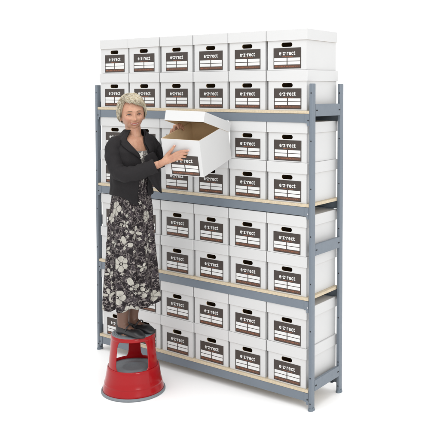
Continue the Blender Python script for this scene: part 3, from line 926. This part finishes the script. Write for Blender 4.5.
# collar and lapels
def lapel(side):
    rows_ = []
    ei = 0 if side < 0 else 1
    zs = [1.520 + (1.674 - 1.520) * i / 22 for i in range(23)]
    for z in zs:
        u = (z - 1.520) / .152
        e = lerp_tab(EDGE, min(z, 1.690))[ei]
        wdt = (26 * math.sin(PI * min(1, u * .62 + .04)) ** .8)
        if .62 < u < .70: wdt *= .80
        row = []
        for i in range(9):
            v = i / 8
            th = R(e) + side * R(wdt) * v
            row.append(jacket_pt(min(z, 1.690), th, .007 + .010 * math.sin(PI * min(1, v * 1.05)) * .5 + .004 * u) + Vector((0, 0, max(0, z - 1.690) + .003 * u * (1 - v))))
        rows_.append(row)
    return loft('lapel', rows_, M_jacket, jacket, False, None, .004)
lapel(-1); lapel(1)
rows_ = []
for j in range(7):
    u = j / 6
    row = []
    for i in range(41):
        th = R(-70) - v_ if False else R(-72) - (i / 40) * R(360 - 72 - 58)
        cs, ct, a, b = lerp_tab(TB, 1.676)
        row.append(ring_pt(cs, ct, 1.648 + .030 * math.sin(PI * .5 * u), a + .019 - .012 * u, b + .020 - .012 * u, th))
    rows_.append(row)
loft('collar', rows_, M_jacket, jacket, False, None, .005)
# left front panel hanging away from the body to a point
PAN = [((.098, .115, 1.530), (.150, .070, 1.560)), ((.100, .118, 1.490), (.176, .060, 1.520)), ((.103, .122, 1.450), (.190, .052, 1.470)), ((.108, .122, 1.420), (.193, .048, 1.420)),
       ((.126, .106, 1.380), (.194, .045, 1.375)), ((.152, .080, 1.335), (.195, .042, 1.330)), ((.176, .060, 1.305), (.196, .040, 1.302)), ((.194, .043, 1.288), (.197, .039, 1.287))]
rows_ = []
for a, b in PAN:
    a, b = P(*a), P(*b)
    rows_.append([a.lerp(b, i / 8) + TH_ * (.010 * math.sin(PI * i / 8) + .005 * math.sin(i * 1.9)) for i in range(9)])
loft('front_panel', rows_, M_jacket, jacket, False, None, .004, 1)
bm = bmesh.new()
pb = jacket_pt(1.40, R(-13), .006); cyl(bm, pb, BF, .008, .004, 16)
build_s('button', bm, M_button, jacket)
# ---- skirt
SK = [(.500, -.003, 0, .174, .160), (.588, -.003, 0, .168, .154), (.718, -.006, 0, .160, .144), (.913, -.007, 0, .152, .131), (1.108, -.006, 0, .147, .116), (1.20, 0, 0, .139, .107), (1.26, 0, 0, .131, .100), (1.33, -.001, .004, .121, .090), (1.42, .004, .008, .127, .098), (1.47, .006, .010, .134, .104)]
rows_ = []; NS = 180; NR = 60; zt0, zt1 = .548, 1.46
for j in range(NR + 1):
    u = j / NR; z = zt0 + (zt1 - zt0) * u
    cs, ct, a, b = lerp_tab(SK, z)
    amp = .021 * (1 - u) ** .95 + .0015
    row = []
    for i in range(NS):
        th = 2 * PI * i / NS + R(134)
        wv = math.sin(th * 9 + 1.3 * math.sin(th * 2 + 1) + u * 1.4) + .45 * math.sin(th * 17 + 2 + u * 2) + .5 * noise.noise(Vector((math.cos(th) * 2, math.sin(th) * 2, u * 3)))
        rr = amp * wv * .75
        hem = .030 * (1 - u) ** 4 * (.5 + .5 * math.sin(th + 1.0)) + .010 * (1 - u) ** 4 * math.sin(th * 9 + .6)
        row.append(ring_pt(cs, ct, z + hem, a + rr, b + rr, th, 2.05))
    rows_.append(row)
def uvs(i, j): return (i / NS * 1.0, j / NR * .912 + .048)
loft('skirt', rows_, M_skirt, person, True, uvs, .002)
# ---- tights and shoes
bm = bmesh.new()
e_ = .003
for K_, cf, A in ((RK, P(-.052, .05, .66), RA), (LK, P(.010, -.040, .66), LA)):
    chain(bm, [K_, cf, A + Vector((0, 0, .03)), A, A + Vector((0, 0, -.043)) - FD * .014], [.054 + e_, .048 + e_, .036, .034, .027])
    chain(bm, [A + Vector((0, 0, -.018)) + FD * .006, A + Vector((0, 0, -.040)) + FD * .06, A + Vector((0, 0, -.053)) + FD * .12], [.030, .022, .013])
tg = build_s('tights', bm, M_tights, person)
md = tg.modifiers.new('union', 'REMESH'); md.mode = 'VOXEL'; md.voxel_size = .004; md.use_smooth_shade = True
md = tg.modifiers.new('soft', 'SMOOTH'); md.factor = .5; md.iterations = 8
def shoe(A):
    base = Vector((A.x, A.y, .0005)) ; SD = FD.cross(Vector((0, 0, 1))).normalized()
    L0, L1 = -.050, .178
    rows_ = []; n = 32
    for j in range(31):
        u = j / 30; x = L0 + (L1 - L0) * u
        # half width along the foot
        wdt = .0325 * (1 - (1 - min(1, u / .16)) ** 2) ** .5 if u < .16 else (.0325 + (.040 - .0325) * sstep(.16, .72, u) if u < .74 else .040 * (1 - ((u - .74) / .262) ** 2.4) ** .5)
        wdt = max(wdt, .002)
        top = .082 - .032 * sstep(.0, .42, u) if u < .55 else .050 - .012 * sstep(.55, .68, u) + .010 * sstep(.55, .70, u) - .026 * sstep(.72, 1.0, u)
        sole = .005 * (1 - sstep(.22, .52, u)) + .002
        heel = u < .27
        row = []
        opening = .20 < 1 - abs(u - .33) / .33 and u < .64
        for i in range(n):
            a = 2 * PI * i / n
            c, s = math.cos(a), math.sin(a)
            zc = (top + 0.0) ; 
            yy = wdt * math.copysign(abs(c) ** .8, c)
            zz = (sole if not heel else .0) + (zc - (sole if not heel else 0)) * (.5 + .5 * math.copysign(abs(s) ** .75, s))
            if s > 0 : yy *= 1 - .25 * s * (1 if u > .5 else .2)
            row.append(base + FD * x + SD * yy + Vector((0, 0, zz)))
        rows_.append(row)
    bm = bmesh.new()
    g = [[bm.verts.new(p_) for p_ in r_] for r_ in rows_]
    for j in range(30):
        u = (j + .5) / 30
        for i in range(n):
            s = math.sin(2 * PI * (i + .5) / n)
            if s > .80 and .13 < u < .56: continue       # the opening over the instep
            k = (i + 1) % n
            bm.faces.new((g[j][i], g[j][k], g[j + 1][k], g[j + 1][i]))
    bm.faces.new(g[0]); bm.faces.new(g[-1])
    o = build('shoe', bm, M_shoe, person, True)
    md = o.modifiers.new('t', 'SOLIDIFY'); md.thickness = .003; md.offset = -1
    bm = bmesh.new()
    pts = []
    for i in range(13):
        a = PI * i / 12
        pts.append(base + FD * (.052 + .010 * math.sin(a)) + SD * (.0345 * math.cos(a)) + Vector((0, 0, .036 + .034 * math.sin(a))))
    for i in range(12): capsule(bm, pts[i], pts[i + 1], .0042, .0042, 8)
    build_s('strap', bm, M_shoe, o)
    return o
shoe(RA); shoe(LA)
